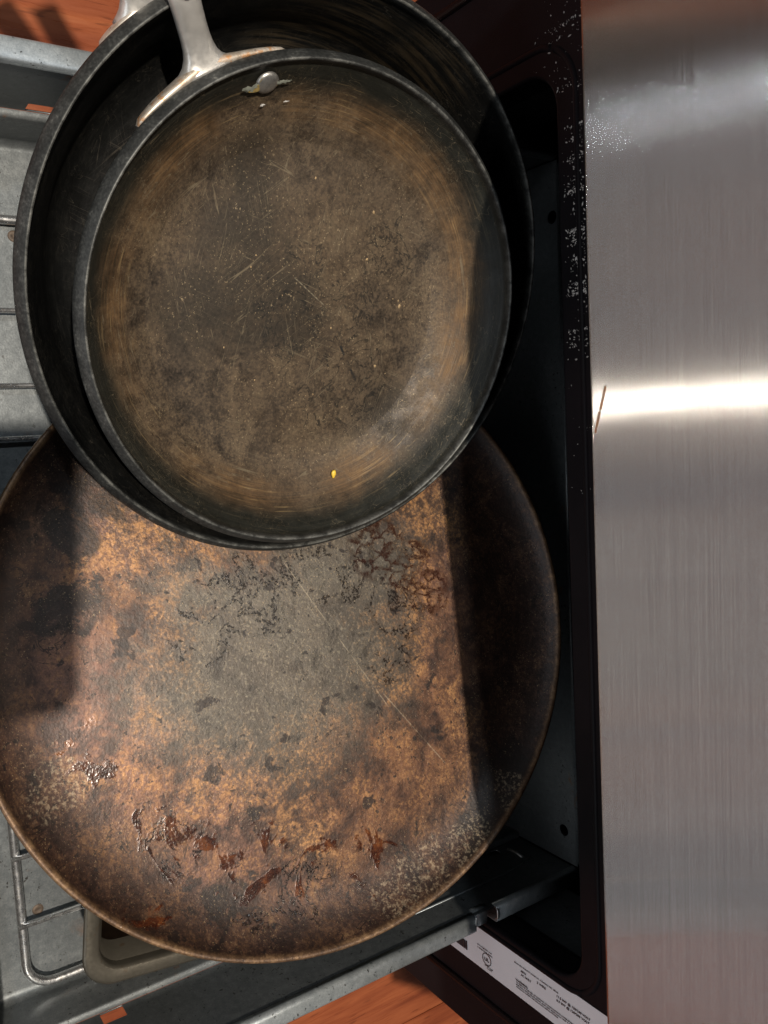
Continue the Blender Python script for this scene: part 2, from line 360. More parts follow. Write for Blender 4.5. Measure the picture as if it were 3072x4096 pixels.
# ------------------------------------------------------------------ mesh helpers
def obj(name, verts, faces, mat, parent=None, smooth=False, loc=(0, 0, 0)):
    me = bpy.data.meshes.new(name); me.from_pydata([tuple(v) for v in verts], [], faces); me.update()
    bm = bmesh.new(); bm.from_mesh(me); bmesh.ops.recalc_face_normals(bm, faces=bm.faces); bm.to_mesh(me); bm.free()
    if smooth:
        for p in me.polygons: p.use_smooth = True
    o = bpy.data.objects.new(name, me); C.objects.link(o)
    if mat: me.materials.append(mat)
    o.location = loc
    if parent: o.parent = parent
    return o
def link_mesh(name, me, mat, parent=None, loc=(0, 0, 0)):
    o = bpy.data.objects.new(name, me); C.objects.link(o); me.materials.clear(); me.materials.append(mat)
    o.location = loc
    if parent: o.parent = parent
    return o
def empty(name, loc, label, cat, group=None, rot=None):
    o = bpy.data.objects.new(name, None); C.objects.link(o); o.location = loc; o.empty_display_size = .05
    if rot: o.rotation_mode = 'QUATERNION'; o.rotation_quaternion = rot
    o['label'] = label; o['category'] = cat
    if group: o['group'] = group
    return o
def lathe(profile, seg=160):
    """profile: list of (r, z); open list swept round z"""
    V, F = [], []; rings = []
    for (r, z) in profile:
        if r < 1e-6: rings.append([len(V)]); V.append((0, 0, z))
        else:
            rings.append(list(range(len(V), len(V) + seg)))
            V += [(r * math.cos(2 * math.pi * k / seg), r * math.sin(2 * math.pi * k / seg), z) for k in range(seg)]
    for a, b in zip(rings, rings[1:]):
        for k in range(seg):
            q = (k + 1) % seg
            if len(a) == 1: F.append((a[0], b[k], b[q]))
            elif len(b) == 1: F.append((a[k], b[0], a[q]))
            else: F.append((a[k], b[k], b[q], a[q]))
    return V, F
def sweep(secs, n=16, p=2.6, cap=True):
    """secs: (centre, u axis, v axis, half width, half thickness), superellipse sections"""
    V, F = [], []
    for (c, u, v, a, b) in secs:
        for k in range(n):
            t = 2 * math.pi * k / n; ct, st = math.cos(t), math.sin(t)
            V.append(Vector(c) + Vector(u) * a * math.copysign(abs(ct) ** (2 / p), ct) + Vector(v) * b * math.copysign(abs(st) ** (2 / p), st))
    for i in range(len(secs) - 1):
        for k in range(n):
            q = (k + 1) % n; F.append((i * n + k, i * n + q, (i + 1) * n + q, (i + 1) * n + k))
    if cap: F.append(tuple(range(n))); F.append(tuple((len(secs) - 1) * n + k for k in range(n)))
    return V, F
def tube(path, r, n=10, closed=False):
    path = [Vector(p) for p in path]; N = len(path); V, F = [], []
    for i, p in enumerate(path):
        if closed: t = path[(i + 1) % N] - path[i - 1]
        else: t = path[min(i + 1, N - 1)] - path[max(i - 1, 0)]
        t.normalize(); u = t.orthogonal() if abs(t.z) > .9 else t.cross(Vector((0, 0, 1))); u.normalize(); v = t.cross(u)
        V += [p + (u * math.cos(2 * math.pi * k / n) + v * math.sin(2 * math.pi * k / n)) * r for k in range(n)]
    for i in range(N if closed else N - 1):
        j = (i + 1) % N
        for k in range(n):
            q = (k + 1) % n; F.append((i * n + k, i * n + q, j * n + q, j * n + k))
    if not closed: F.append(tuple(range(n))); F.append(tuple((N - 1) * n + k for k in range(n)))
    return V, F
def box(x0, x1, y0, y1, z0, z1):
    V = [(x, y, z) for x in (x0, x1) for y in (y0, y1) for z in (z0, z1)]
    return V, [(0, 1, 3, 2), (4, 6, 7, 5), (0, 4, 5, 1), (2, 3, 7, 6), (0, 2, 6, 4), (1, 5, 7, 3)]
def bevel_box(x0, x1, y0, y1, z0, z1, b, seg=3):
    bm = bmesh.new(); V, F = box(x0, x1, y0, y1, z0, z1)
    vs_ = [bm.verts.new(v) for v in V]
    for f in F: bm.faces.new([vs_[i] for i in f])
    bmesh.ops.recalc_face_normals(bm, faces=bm.faces)
    bmesh.ops.bevel(bm, geom=list(bm.edges), offset=b, segments=seg, profile=.5, affect='EDGES')
    bm.verts.index_update(); V = [v.co.copy() for v in bm.verts]; F = [tuple(v.index for v in f.verts) for f in bm.faces]; bm.free()
    return V, F
def rrect(x0, x1, y0, y1, r, n=8):
    """rounded rectangle outline, counter-clockwise; r may be four radii (x0y0, x1y0, x1y1, x0y1)"""
    rs = r if isinstance(r, (tuple, list)) else (r,) * 4; P = []
    for (cx, cy, sx, sy, a0, rr) in ((x0, y0, 1, 1, 180, rs[0]), (x1, y0, -1, 1, 270, rs[1]), (x1, y1, -1, -1, 0, rs[2]), (x0, y1, 1, -1, 90, rs[3])):
        if rr <= 0: P.append((cx, cy)); continue
        for k in range(n + 1):
            a = R(a0 + 90 * k / n); P.append((cx + sx * rr + rr * math.cos(a), cy + sy * rr + rr * math.sin(a)))
    return P
def circle(cx, cy, r, n=20): return [(cx + r * math.cos(2 * math.pi * k / n), cy + r * math.sin(2 * math.pi * k / n)) for k in range(n)]
def plate(name, outlines, th, mat, parent, to3d, bevel=0.0, loc=(0, 0, 0)):
    """flat plate with holes from 2D outlines; to3d maps the plate's (u, v, w) to metres"""
    cu = bpy.data.curves.new('tmp', 'CURVE'); cu.dimensions = '2D'; cu.fill_mode = 'BOTH'; cu.extrude = max(th / 2 - bevel, 1e-5)
    cu.bevel_depth = bevel; cu.bevel_resolution = 2
    for ol in outlines:
        s = cu.splines.new('POLY'); s.points.add(len(ol) - 1); s.use_cyclic_u = True
        for p, (a, b) in zip(s.points, ol): p.co = (a, b, 0, 1)
    t = bpy.data.objects.new('tmp', cu); C.objects.link(t)
    dg = bpy.context.evaluated_depsgraph_get(); me = bpy.data.meshes.new_from_object(t.evaluated_get(dg))
    bpy.data.objects.remove(t); bpy.data.curves.remove(cu)
    for v in me.vertices: v.co = to3d(*v.co)
    bm = bmesh.new(); bm.from_mesh(me); bmesh.ops.remove_doubles(bm, verts=bm.verts, dist=1e-6); bmesh.ops.recalc_face_normals(bm, faces=bm.faces); bm.to_mesh(me); bm.free()
    me.name = name
    return link_mesh(name, me, mat, parent, loc)
def text_mesh(name, body, size, mat, parent, to3d, loc=(0, 0, 0), align='LEFT', width=None, bold=0.0):
    cu = bpy.data.curves.new('tmp', 'FONT'); cu.body = body; cu.size = size; cu.align_x = align; cu.extrude = .00004; cu.offset = bold; cu.resolution_u = 2
    t = bpy.data.objects.new('tmp', cu); C.objects.link(t)
    dg = bpy.context.evaluated_depsgraph_get(); me = bpy.data.meshes.new_from_object(t.evaluated_get(dg))
    bpy.data.objects.remove(t); bpy.data.curves.remove(cu)
    k = 1.0
    if width:
        xs = [v.co.x for v in me.vertices]; k = width / (max(xs) - min(xs))
    for v in me.vertices: v.co = to3d(v.co.x * k, v.co.y, v.co.z)
    me.name = name
    return link_mesh(name, me, mat, parent, loc)
UP = (0, 0, H)

# ------------------------------------------------------------------ floor: one board after another
fl = bpy.data.objects.new('floor', None); C.objects.link(fl); fl['kind'] = 'structure'; fl['label'] = 'orange red varnished cherry wood plank floor'
pw = .083
plank_mesh = {}
for i in range(-16, 17):
    y = -1.75 + random.uniform(-.6, 0)
    while y < .95:
        L = random.choice((.7, .9, 1.1))
        if L not in plank_mesh:
            V, F = bevel_box(-pw / 2 + .0004, pw / 2 - .0004, .0004, L - .0004, -.018, 0, .0007, 1)
            plank_mesh[L] = obj('plank', V, F, M['wood'], fl); o = plank_mesh[L]
        else:
            o = bpy.data.objects.new('plank', plank_mesh[L].data); C.objects.link(o); o.parent = fl
        o.location = (.09 + i * pw, y, -.0005 * random.random()); y += L
# sub floor below the boards
V, F = box(-1.6, 1.8, -2.4, 1.6, -.05, -.0195); obj('sub_floor', V, F, M['dark'], fl)

# ------------------------------------------------------------------ the range: frame, cavity, door, rating label
YF = .390                                     # face of the enamel frame
rg = empty('kitchen_range', (.09, .60, 0), 'black enamelled kitchen range with a brushed stainless oven door above the pulled out drawer', 'range')
off = Vector(UP) - rg.location
RX0, RX1, RZ0, RZ1 = -.298, .4785, -.665, .16
OX0, OX1, OZ0, OZ1 = -.2085, .3825, -.640, -.3755
fr = lambda u, v, w: Vector((u, YF + .003 - w, v))
plate('front_frame', [[(RX0, RZ0), (RX1, RZ0), (RX1, RZ1), (RX0, RZ1)], rrect(OX0, OX1, OZ0, OZ1, .026, 10)], .006, M['enamel'], rg, fr, .0022, loc=off)
# rolled return round the opening and pressed bead outside it
rr_in = rrect(OX0 + .0015, OX1 - .0015, OZ0 + .0015, OZ1 - .0015, .025, 10)
V, F = [], []
N_ = len(rr_in)
for yy, k in ((YF + .001, 0), (YF + .022, 0)):
    V += [(a, yy, b) for a, b in rr_in]
for k in range(N_): F.append((k, (k + 1) % N_, N_ + (k + 1) % N_, N_ + k))
lipo = obj('opening_lip', V, F, M['enamel'], rg, True, off)
V, F = tube([(a, YF + .0012, b) for a, b in rrect(OX0 - .0125, OX1 + .0042, OZ0 - .006, OZ1 + .0145, (.01, .01, .030, .032), 12)], .0026, 10, True)
obj('pressed_bead', V, F, M['enamel'], rg, True, off)
V, F = tube([(.4465, YF + .0006, -.66), (.4465, YF + .0006, .15)], .0035, 10); obj('pressed_bead', V, F, M['enamel'], rg, True, off)
V, F = tube([(-.2775, YF + .0006, -.66), (-.2775, YF + .0006, .15)], .0035, 10); obj('pressed_bead', V, F, M['enamel'], rg, True, off)
# body behind the frame: sides, cavity
cav = [(-.245, YF + .0225), (-.245, .93), (.42, .93), (.42, YF + .0225)]
V, F = [], []
for z in (-.66, -.345): V += [(a, b, z) for a, b in cav]
F += [(0, 1, 5, 4), (1, 2, 6, 5), (2, 3, 7, 6), (4, 5, 6, 7), (0, 3, 2, 1)]
obj('drawer_cavity', V, F, M['dark'], rg, False, off)
V, F = box(.4205, .476, YF + .0068, .95, -.66, .155); obj('side_panel', V, F, M['enamel'], rg, False, off)
V, F = box(-.2955, -.2455, YF + .0068, .95, -.66, .155); obj('side_panel', V, F, M['enamel'], rg, False, off)
V, F = box(-.2453, .4203, YF + .0068, .95, -.344, .155); obj('oven_body', V, F, M['dark'], rg, False, off)
# bracket inside the opening, beside the drawer
V, F = box(.3835, .4195, YF + .028, YF + .085, -.56, -.392); obj('slide_bracket', V, F, M['galv_shaded'], rg, False, off)
V, F = box(-.244, -.215, YF + .028, YF + .085, -.56, -.405); obj('slide_bracket', V, F, M['galv_shaded'], rg, False, off)
# door
V, F = bevel_box(-.2905, .4705, .298, .3845, -.2729, .14, .0022, 3)
door = obj('oven_door', V, F, M['steel'], rg, True, off)
me = door.data
for p in me.polygons: p.use_smooth = p.area < .005

# rating label: text runs up the stile
LX0, LX1 = .3872, .4208
lab = plate('rating_label', [rrect(LX0, LX1, -.60, -.30, .0008, 2)], .0002, M['paper'], rg, lambda u, v, w: Vector((u, YF - .0004 - w, v)), loc=off)
def T(body, x, z, size, width=None, bold=.00003, name='lettering'):
    return text_mesh(name, body, size, M['ink'], lab, lambda u, v, w: Vector((x - v, YF - .0009 - w, z + u)), width=width, bold=bold)
T('11.5 kW @ 120/240 VOLT', .3987, -.4006, .0023, .0305, .00006)
T('8.5 kW @ 120/208 VOLT', .4019, -.4006, .0023, .0300, .00006)
T('60Hz', .3994, -.4362, .0022, .0055, .00005)
T('AC ONLY', .4023, -.4362, .0022, .0108, .00005)
T('3 WIRE', .3994, -.4197, .0022, .0088, .00005)
T('Electrolux Home Products Inc., Charlotte NC 28262', .3956, -.4428, .0016, .0440)
T('WARNING:', .4090, -.4420, .0021, .0128, .00006)
T('TO REDUCE THE RISK OF IGNITION OF SURROUNDING COMBUSTIBLE MATERIALS', .4107, -.4416, .0014, .0660)
T('INSTALL 0 INCH FROM RIGHT AND LEFT SIDE WALLS AND 0 INCHES FROM', .4125, -.4416, .0014, .0640)
T("MANUFACTURER'S INSTALLATION INSTRUCTIONS.", .4143, -.4416, .0014, .0420)
T('www.frigidaire.com', .4028, -.4850, .0015, .0170)
T('1-800-374-4432', .4053, -.4850, .0015, .0170)
T('LISTED Range', .4158, -.4768, .0012, .0092)
T('E-10592', .4174, -.4745, .0012, .0058)
T('UL', .4115, -.4770, .0036, .0050, .00010)
lt = lambda u, v, w: Vector((.4100 - v, YF - .0010 - w, -.4742 + u))
plate('listing_ring', [circle(0, 0, .0050, 36), circle(0, 0, .0044, 36)], .00008, M['ink'], lab, lt)
zb = -.5180
for wdt, gap in ((.0005, .0004), (.0010, .0005), (.0004, .0006), (.0008, .0004), (.0012, .0008), (.0004, .0005), (.0006, .0004), (.0011, .0007), (.0005, .0004), (.0012, .0005), (.0005, .0006), (.0009, .0007), (.0014, .0006), (.0006, .0008), (.0013, .0005)):
    V, F = box(.4070, .4142, YF - .0011, YF - .00055, zb, zb + wdt); obj('barcode_bar', V, F, M['ink'], lab); zb += wdt + gap

# dried white flecks on the header above the drawer
V, F = [], []
rf = random.Random(3)
for k in range(1350):
    t = rf.random(); x = -.262 + (.22 if k % 5 else .32) * t ** 1.15
    x += .006 * math.sin(x * 210) + .004 * math.sin(x * 530 + 1)
    z = -.3735 + .017 * rf.random() ** (.55 if x < -.05 else .9)
    if x < -.19: z = rf.gauss(-.366, .013)
    if z < -.3735 and x > -.185: z = -.3735 + rf.random() * .01
    if x > -.03 and rf.random() < .6: continue
    if x < -.16 and rf.random() < .5: continue
    if (x + .18) ** 2 + (z + .40) ** 2 < .0273 ** 2 or z < -.45: continue
    s = rf.choice((.00018, .00022, .0003, .00045, .0007)); a = rf.random() * 6.28; b = len(V); e = rf.uniform(.6, 2.2)
    ca, sa = math.cos(a), math.sin(a)
    for (px, pz) in ((-1, 0), (0, -.7), (1, .1), (.1, .8)):
        qx, qz = px * s * e, pz * s
        V.append((x + qx * ca - qz * sa, YF - .00025, z + qx * sa + qz * ca))
    V.append((x, YF - .00025 - s * .7, z))
    F += [(b, b + 1, b + 4), (b + 1, b + 2, b + 4), (b + 2, b + 3, b + 4), (b + 3, b, b + 4)]
df = obj('dried_flecks', V, F, M['fleck'], rg, False, off); df['kind'] = 'stuff'

# ------------------------------------------------------------------ the drawer
dr = empty('storage_drawer', (.09, .26, .09), 'galvanised steel range drawer pulled out on its rails, holding the pans', 'drawer')
do = Vector(UP) - dr.location
DZF, DZL, DZT = -.5750, -.5340, -.4650         # pan floor, ledge, top flange
XL, XR = -.1850, .3600; XLu, XRu = -.1900, .3650; XLo, XRo = -.2010, .3770
DY0, DY1 = .052, .4800
# pressed bottom pan with rounded fold into low walls
prof = []
for k in range(7):
    a = R(90 * k / 6); prof.append((XL + .006 - .006 * math.sin(R(90) - a), DZF + .006 - .006 * math.cos(R(90) - a)))
left = [(XLu, DZL + .0004), (XL - .0008, DZL + .0004), (XL, DZL - .0010)] + prof
right_ = [(XR + XL - a, b) for a, b in reversed(prof)] + [(XR, DZL - .0010), (XR + .0008, DZL + .0004), (XRu, DZL + .0004)]
ln = left + [(XL + .08, DZF), (.09, DZF), (XR - .08, DZF)] + right_
NY = 12; V, F = [], []
for j in range(NY + 1):
    y = DY0 + (DY1 - DY0) * j / NY; V += [(a, y, b) for a, b in ln]
K = len(ln)
for j in range(NY):
    for i in range(K - 1):
        F.append((j * K + i, j * K + i + 1, (j + 1) * K + i + 1, (j + 1) * K + i))
# notches in the ledges (the two slots you can look through)
SLOT_R, SLOT_L = (.1170, .1318), (.1215, .1375)
obj('drawer_bottom', V, F, M['galv_shaded'], dr, True, do)
for (xa, xb, ya, yb) in ((-.090, .300, .150, .43),):
    V, F = tube([(a, b, DZF - .0062) for a, b in rrect(xa, xb, ya, yb, .03, 10)], .0070, 16, True); obj('pressed_rib', V, F, M['galv_shaded'], dr, True, do)
for (cx_, cy_) in ((-.128, .118), (.305, .094)):
    V, F = lathe([(0, .0002), (.0012, .0003), (.0022, .0007), (.0030, .0005), (.0036, 0)], 20); obj('floor_dimple', [(a + cx_, b + cy_, c + DZF) for a, b, c in V], F, M['stain'], dr, True, do)
def side(x, sgn, slot, name):
    ys = sorted({DY0, slot[0], slot[1], DY1}); zs = [DZL + .0006, DZL + .0128, DZT - .004]
    outl = [[(DY0, DZL + .0006), (DY1, DZL + .0006), (DY1, DZT - .003), (DY0, DZT - .003)], rrect(slot[0], slot[1], DZL + .0010, DZL + .0125, .0006, 2)]
    if sgn > 0: outl.append(rrect(.4385, .4510, -.5345 + .0035, -.5240, .0025, 3))
    plate(name, outl, .0010, M['galv_shaded'], dr, lambda u, v, w: Vector((x + sgn * (.0006 + w), u, v)), loc=do)
side(XRu, 1, SLOT_R, 'side_panel'); side(XLu, -1, SLOT_L, 'side_panel')
def flange(x, xo, sgn, ya, yb, dz=0.0, name='top_flange'):
    pr = [(x - sgn * .0002, DZT - .006 + dz)]
    for k in range(5):
        a = R(90 * k / 4); pr.append((x + sgn * (.003 - .003 * math.cos(a)), DZT - .003 + .003 * math.sin(a) + dz))
    for k in range(5):
        a = R(90 * k / 4); pr.append((xo - sgn * (.002 - .002 * math.sin(a)), DZT - .002 + .002 * math.cos(a) + dz))
    pr.append((xo, DZT - .024 + dz)); V, F = [], []
    for y in (ya, yb): V += [(a, y, b) for a, b in pr]
    K = len(pr)
    for i in range(K - 1): F.append((i, i + 1, K + i + 1, K + i))
    # thickness on the inside
    o = obj(name, V, F, M['galv_lit'], dr, True, do); md = o.modifiers.new('thick', 'SOLIDIFY'); md.thickness = .0008; md.offset = 0
    return o
flange(XLu, XLo, -1, .088, DY1)
flange(XRu, XRo, 1, DY0, .3730); flange(XRu, XRo, 1, .3745, .3870, -.0042, 'stop_tab'); flange(XRu, XRo, 1, .3935, DY1)
V, F = tube([(XRu + .0005 + .010 * k / 5, .3938, DZT + .0006 - (.003 if k in (0, 5) else 0)) for k in range(6)], .0008, 8); obj('tab_hem', V, F, M['rivet'], dr, True, do)
V, F = tube([(XRu + .0002 + .006 * k / 5, .3728, DZT + .0004 - (.003 if k == 0 else 0)) for k in range(6)], .0008, 8); obj('tab_hem', V, F, M['rivet'], dr, True, do)
V, F = tube([(XRu - .0002, .4585, -.5245), (XRu - .0009, .4595, -.516), (XRu - .0002, .4590, -.5065)], .0013, 8); obj('stamped_catch', V, F, M['rivet'], dr, True, do)
V, F = tube([(XRu + .0006, .30, -.497), (XRu + .0002, .43, -.497), (XRu + .0006, .462, -.502)], .0011, 8); obj('pressed_rib', V, F, M['galv_shaded'], dr, True, do)
# back panel with two round holes
plate('back_panel', [[(XLu + .001, DZF + .001), (XRu - .001, DZF + .001), (XRu - .001, DZT - .001), (XLu + .001, DZT - .001)], circle(.3381, -.4800, .0048), circle(-.1489, -.4725, .0048)], .0012, M['galv_shaded'], dr,
      lambda u, v, w: Vector((u, .4815 + w, v)), loc=do)
V, F = tube([(XLu + .004, .4812, DZT - .0004), (XRu - .004, .4812, DZT - .0004)], .0016, 8); obj('back_hem', V, F, M['galv_shaded'], dr, True, do)
# front of the drawer, just outside the picture
V, F = bevel_box(-.2905, .4705, .010, .050, -.660, -.480, .003, 2); obj('drawer_front', V, F, M['steel'], dr, False, do)
V, F = box(XLo - .001, XLu + .004, .0505, .0870, -.50, DZT + .0005); obj('front_bracket', V, F, M['dark'], dr, False, do)

# ------------------------------------------------------------------ chrome oven rack on the drawer floor
rk = empty('oven_rack', (.11, .27, H + DZF), 'chrome wire oven rack lying flat on the drawer floor under the pans', 'rack')
ro = Vector(UP) - rk.location
RZ = DZF + .0072
V, F = tube([(a, b, RZ) for a, b in rrect(-.136, .352, .0825, .44, .017, 8)], .0029, 12, True); obj('frame_wire', V, F, M['chrome'], rk, True, ro)
for x in (-.081, -.0355, -.003, .042, .086, .130, .174, .218, .2620, .3075):
    V, F = tube([(x, .0800, RZ + .0034), (x, .26, RZ + .0034), (x, .4425, RZ + .0034)], .00165, 8); obj('cross_wire', V, F, M['chrome'], rk, True, ro)
V, F = tube([(-.1385, .27, RZ - .0042), (.3545, .27, RZ - .0042)], .0027, 10); obj('support_wire', V, F, M['chrome'], rk, True, ro)

# ------------------------------------------------------------------ rectangular baking pan under the pizza pan
bz = -.4900
bq = Quaternion((0, 0, 1), R(-7))
bk = empty('baking_pan', (.262, .232, H + bz - .052), 'champagne nonstick rectangular baking pan with a browned inside, under the pizza pan', 'baking pan', rot=bq)
bl, bw, rr_ = .125, .073, .020
def rings(levels):
    V, F = [], []; n = None
    for (ins, z) in levels:
        P = rrect(-bw + ins, bw - ins, -bl + ins, bl - ins, max(rr_ - ins * .55, .006), 8); n = len(P); V += [(a, b, z) for a, b in P]
    for i in range(len(levels) - 1):
        for k in range(n): F.append((i * n + k, i * n + (k + 1) % n, (i + 1) * n + (k + 1) % n, (i + 1) * n + k))
    return V, F, n
V, F, n = rings([(.0022, .0478), (.0004, .0488), (0, .0502), (.0010, .0516), (.0026, .0522), (.0078, .0520), (.0092, .0513), (.0100, .0495), (.0106, .046)])
obj('rolled_rim', V, F, M['bake'], bk, True)
V, F, n = rings([(.0106, .046), (.0165, .010), (.0185, .0035), (.0225, .0012)]); F.append(tuple(3 * n + k for k in range(n)))
obj('pan_inside', V, F, M['bake_in'], bk, True)
V, F, n = rings([(.0030, .0480), (.0119, .0455), (.0155, .0090), (.0178, .0025), (.0225, 0)]); F.append(tuple(4 * n + k for k in range(n)))
obj('pan_outside', V, F, M['bake'], bk, True)

# ------------------------------------------------------------------ round pans
def frame(c, nrm):
    return Vector((c[0], c[1], c[2] + H)), Vector((0, 0, 1)).rotation_difference(Vector(nrm))
# pizza pan: base of the empty at the rim plane's centre, floor 17 mm below
pc, pq = frame((.1261, .2476, -.4631), (-.1767, -.1244, .9764))
pz = empty('pizza_pan', pc, 'big round pizza pan mottled brown and gold with a scraped grey middle', 'pizza pan', rot=pq)
RP = .195
prof = [(0, -.0170), (.03, -.0170), (.06, -.0170), (.09, -.0170), (.12, -.0170), (.145, -.0170), (.158, -.0168), (.1665, -.0160), (.1735, -.0140), (.180, -.0110), (.1855, -.0075), (.1900, -.0030),
        (.1908, -.0012), (.1920, .0004), (.1935, .0010), (.1946, .0004), (.1950, -.0010), (.1946, -.0024), (.1935, -.0030), (.1922, -.0026),
        (.1905, -.0045), (.1862, -.0089), (.1806, -.0124), (.174, -.0154), (.1667, -.0174), (.158, -.0182), (.1, -.0184), (0, -.0184)]
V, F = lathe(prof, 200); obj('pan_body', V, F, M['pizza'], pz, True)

def skillet(name, c, nrm, label, RR, depth, rf_, mat, fil, flare):
    loc, q = frame(c, nrm)
    e = empty(name, loc, label, 'skillet', rot=q)
    prof = [(0, -depth)] + [(rf_ * k / 5, -depth) for k in range(1, 6)]
    r1, z1 = RR - .0057, -.0062
    # wall: quarter-ellipse fillet then a slightly curved flare up to the lip
    rw = rf_ + max(fil, 0) * .92; zw = -depth + max(fil, 0)
    if fil <= 0:
        rw, zw = r1 - .006, -depth + (depth + z1) * ((r1 - .006 - rf_) / (r1 - rf_)) ** 2.6
        for k in range(1, 15):
            r_ = rf_ + (rw - rf_) * k / 14; prof.append((r_, -depth + (depth + z1) * ((r_ - rf_) / (r1 - rf_)) ** 2.6))
    for k in range(1, 8 if fil > 0 else 0):
        a = R(78 * k / 7); prof.append((rf_ + (rw - rf_) * math.sin(a) / math.sin(R(78)), -depth + fil * (1 - math.cos(a)) / (1 - math.cos(R(78)))))
    r1, z1 = RR - .0057, -.0062
    for k in range(1, 7):
        t = k / 6; prof.append((rw + (r1 - rw) * (t ** (1 + flare * .35)), zw + (z1 - zw) * t))
    prof += [(RR - .0054, -.0034), (RR - .0052, -.0012), (RR - .0048, -.0003), (RR - .0042, -.0001), (RR - .0035, -.0006), (RR - .0023, -.0020), (RR - .0011, -.0036), (RR - .0003, -.0050), (RR, -.0064), (RR - .0004, -.0078), (RR - .0018, -.0086)]
    outer = []
    for k in range(0, 7):
        t = 1 - k / 6; outer.append((rw + (r1 - rw) * (t ** (1 + flare * .35)) + .0036, zw + (z1 - zw) * t - .0026))
    prof += outer + [(rf_ + .012, -depth + (.004 if fil > 0 else -.0022)), (rf_ + .004, -depth - (.0025 if fil > 0 else .0034)), (rf_ - .004, -depth - .0036), (rf_ * .5, -depth - .0036), (0, -depth - .0036)]
    V, F = lathe(prof, 200); obj('pan_body', V, F, mat, e, True)
    return e
def handle(e, RR, ang, half, al, length, zc=-.0125, wn=.0062, scale=1.0):
    """stainless handle: curved base hugging the wall, neck, long stem"""
    def P(a, r, z): return Vector((r * math.cos(R(a)), r * math.sin(R(a)), z))
    secs = []; n = 28
    for k in range(n + 1):
        s = -1 + 2 * k / n; a = ang + s * half
        th = (.0019 + .0014 * math.exp(-(s / .30) ** 2)) * (1 - .45 * s ** 4); hh = .0070 * (1 - .55 * abs(s) ** 3)
        if abs(s) > .93: th *= .6; hh *= .6
        er = Vector((math.cos(R(a)), math.sin(R(a)), 0)); secs.append((P(a, RR + .0005 + th, zc), er, Vector((0, 0, 1)), th, hh))
    V, F = sweep(secs, 12, 3.0); br = obj('handle_base', V, F, M['bracket'], e, True)
    er = Vector((math.cos(R(ang)), math.sin(R(ang)), 0)); et = Vector((-er.y, er.x, 0)); secs = []
    prev = None; pts = []
    for k in range(26):
        t = length * (k / 25) ** 1.5
        aa = al + 12 * min(1, t / .06)
        pts.append((t, er * (RR + .0028 + t * math.cos(R(al))) + Vector((0, 0, zc + .001 + t * math.sin(R(al)) + .004 * min(1, t / .03) ** 2))))
    for k, (t, c) in enumerate(pts):
        tg = (pts[min(k + 1, 25)][1] - pts[max(k - 1, 0)][1]).normalized(); nn = tg.cross(et).normalized()
        if nn.z < 0: nn = -nn
        fl_ = math.exp(-t / .0065); wd = (wn + .0095 * fl_ ** 1.6 + .0022 * min(1, t / .09)) * scale; tk = .0036 + .0030 * fl_
        secs.append((c, et, nn, wd, tk))
    V, F = sweep(secs, 20, 2.8); st = obj('handle', V, F, M['handle'], e, True)
    # engraved hollow on top of the stem: a shallow raised loop
    c0 = .030; lp = []
    for k in range(24):
        a = 2 * math.pi * k / 24; t = c0 + .0125 + .0125 * math.cos(a); wv = .0034 * math.sin(a) * (1.0 - .35 * math.cos(a))
        base = er * (RR + .0028 + t * math.cos(R(al))) + Vector((0, 0, zc + .001 + t * math.sin(R(al)) + .004 * min(1, t / .03) ** 2))
        tg = Vector((er.x * math.cos(R(al)), er.y * math.cos(R(al)), math.sin(R(al)))); nn = tg.cross(et); nn = nn if nn.z > 0 else -nn
        lp.append(base + et * wv + nn * .0036)
    V, F = tube(lp, .0005, 6, True); obj('stem_groove', V, F, M['rivet'], st, True)
    return br

lg = skillet('large_skillet', (-.0705, .2353, -.4040), (.3180, -.0363, .9474), 'larger dark skillet holding the smaller one, black inside with a worn grey lip', .1525, .062, .113, M['large'], .022, .5)
handle(lg, .1490, 217.5, 10.5, 24, .15, -.0165, .0075)
sm = skillet('small_skillet', (-.0564, .2369, -.4011), (.2867, -.0485, .9568), 'smaller skillet with a scratched brown stained bottom, nested in the larger one', .1300, .0350, .0680, M['small'], 0, .25)
hb = handle(sm, .1283, 211.2, 18.6, 17, .16, -.0118, .0064)
# rivet inside the wall with scum round it, knob outside, grease where the neck meets the base
def rivet(a, r, z, tilt, name, mat, sx=1.0, parent=sm, rad=.0042, hgt=.0022):
    V, F = lathe([(0, hgt), (rad * .45, hgt * .9), (rad * .8, hgt * .55), (rad, 0), (rad, -.001)], 24)
    q = Vector((0, 0, 1)).rotation_difference(Vector((-math.cos(R(a)) * math.cos(R(tilt)), -math.sin(R(a)) * math.cos(R(tilt)), math.sin(R(tilt)))))
    V = [q @ Vector((v[0], v[1] * sx, v[2])) + Vector((r * math.cos(R(a)), r * math.sin(R(a)), z)) for v in V]
    return obj(name, V, F, mat, parent, True)
rivet(198.2, .1168, -.0112, 45, 'rivet', M['rivet'], 1.0, sm, .0060, .0013)
def flake(name, a0, r0, z0, ext, mat, seed, parent=sm):
    rr = random.Random(seed); V, F = [], []
    n = 26; c = Vector((r0 * math.cos(R(a0)), r0 * math.sin(R(a0)), z0))
    et = Vector((-math.sin(R(a0)), math.cos(R(a0)), 0)); nu = Vector((-math.cos(R(a0)) * .7, -math.sin(R(a0)) * .7, .71)); up = et.cross(nu); up = up if up.z > 0 else -up
    for k in range(n):
        t = 2 * math.pi * k / n; q = rr.uniform(.30, 1.15); V.append(c + et * ext[0] * q * math.cos(t) + up * ext[1] * q * math.sin(t) + nu * .0004)
    V.append(c + nu * .0007); F = [(k, (k + 1) % n, n) for k in range(n)]
    return obj(name, V, F, mat, parent, True)
flake('dried_grease', 199.6, .1167, -.0112, (.0085, .0040), M['grease'], 4)
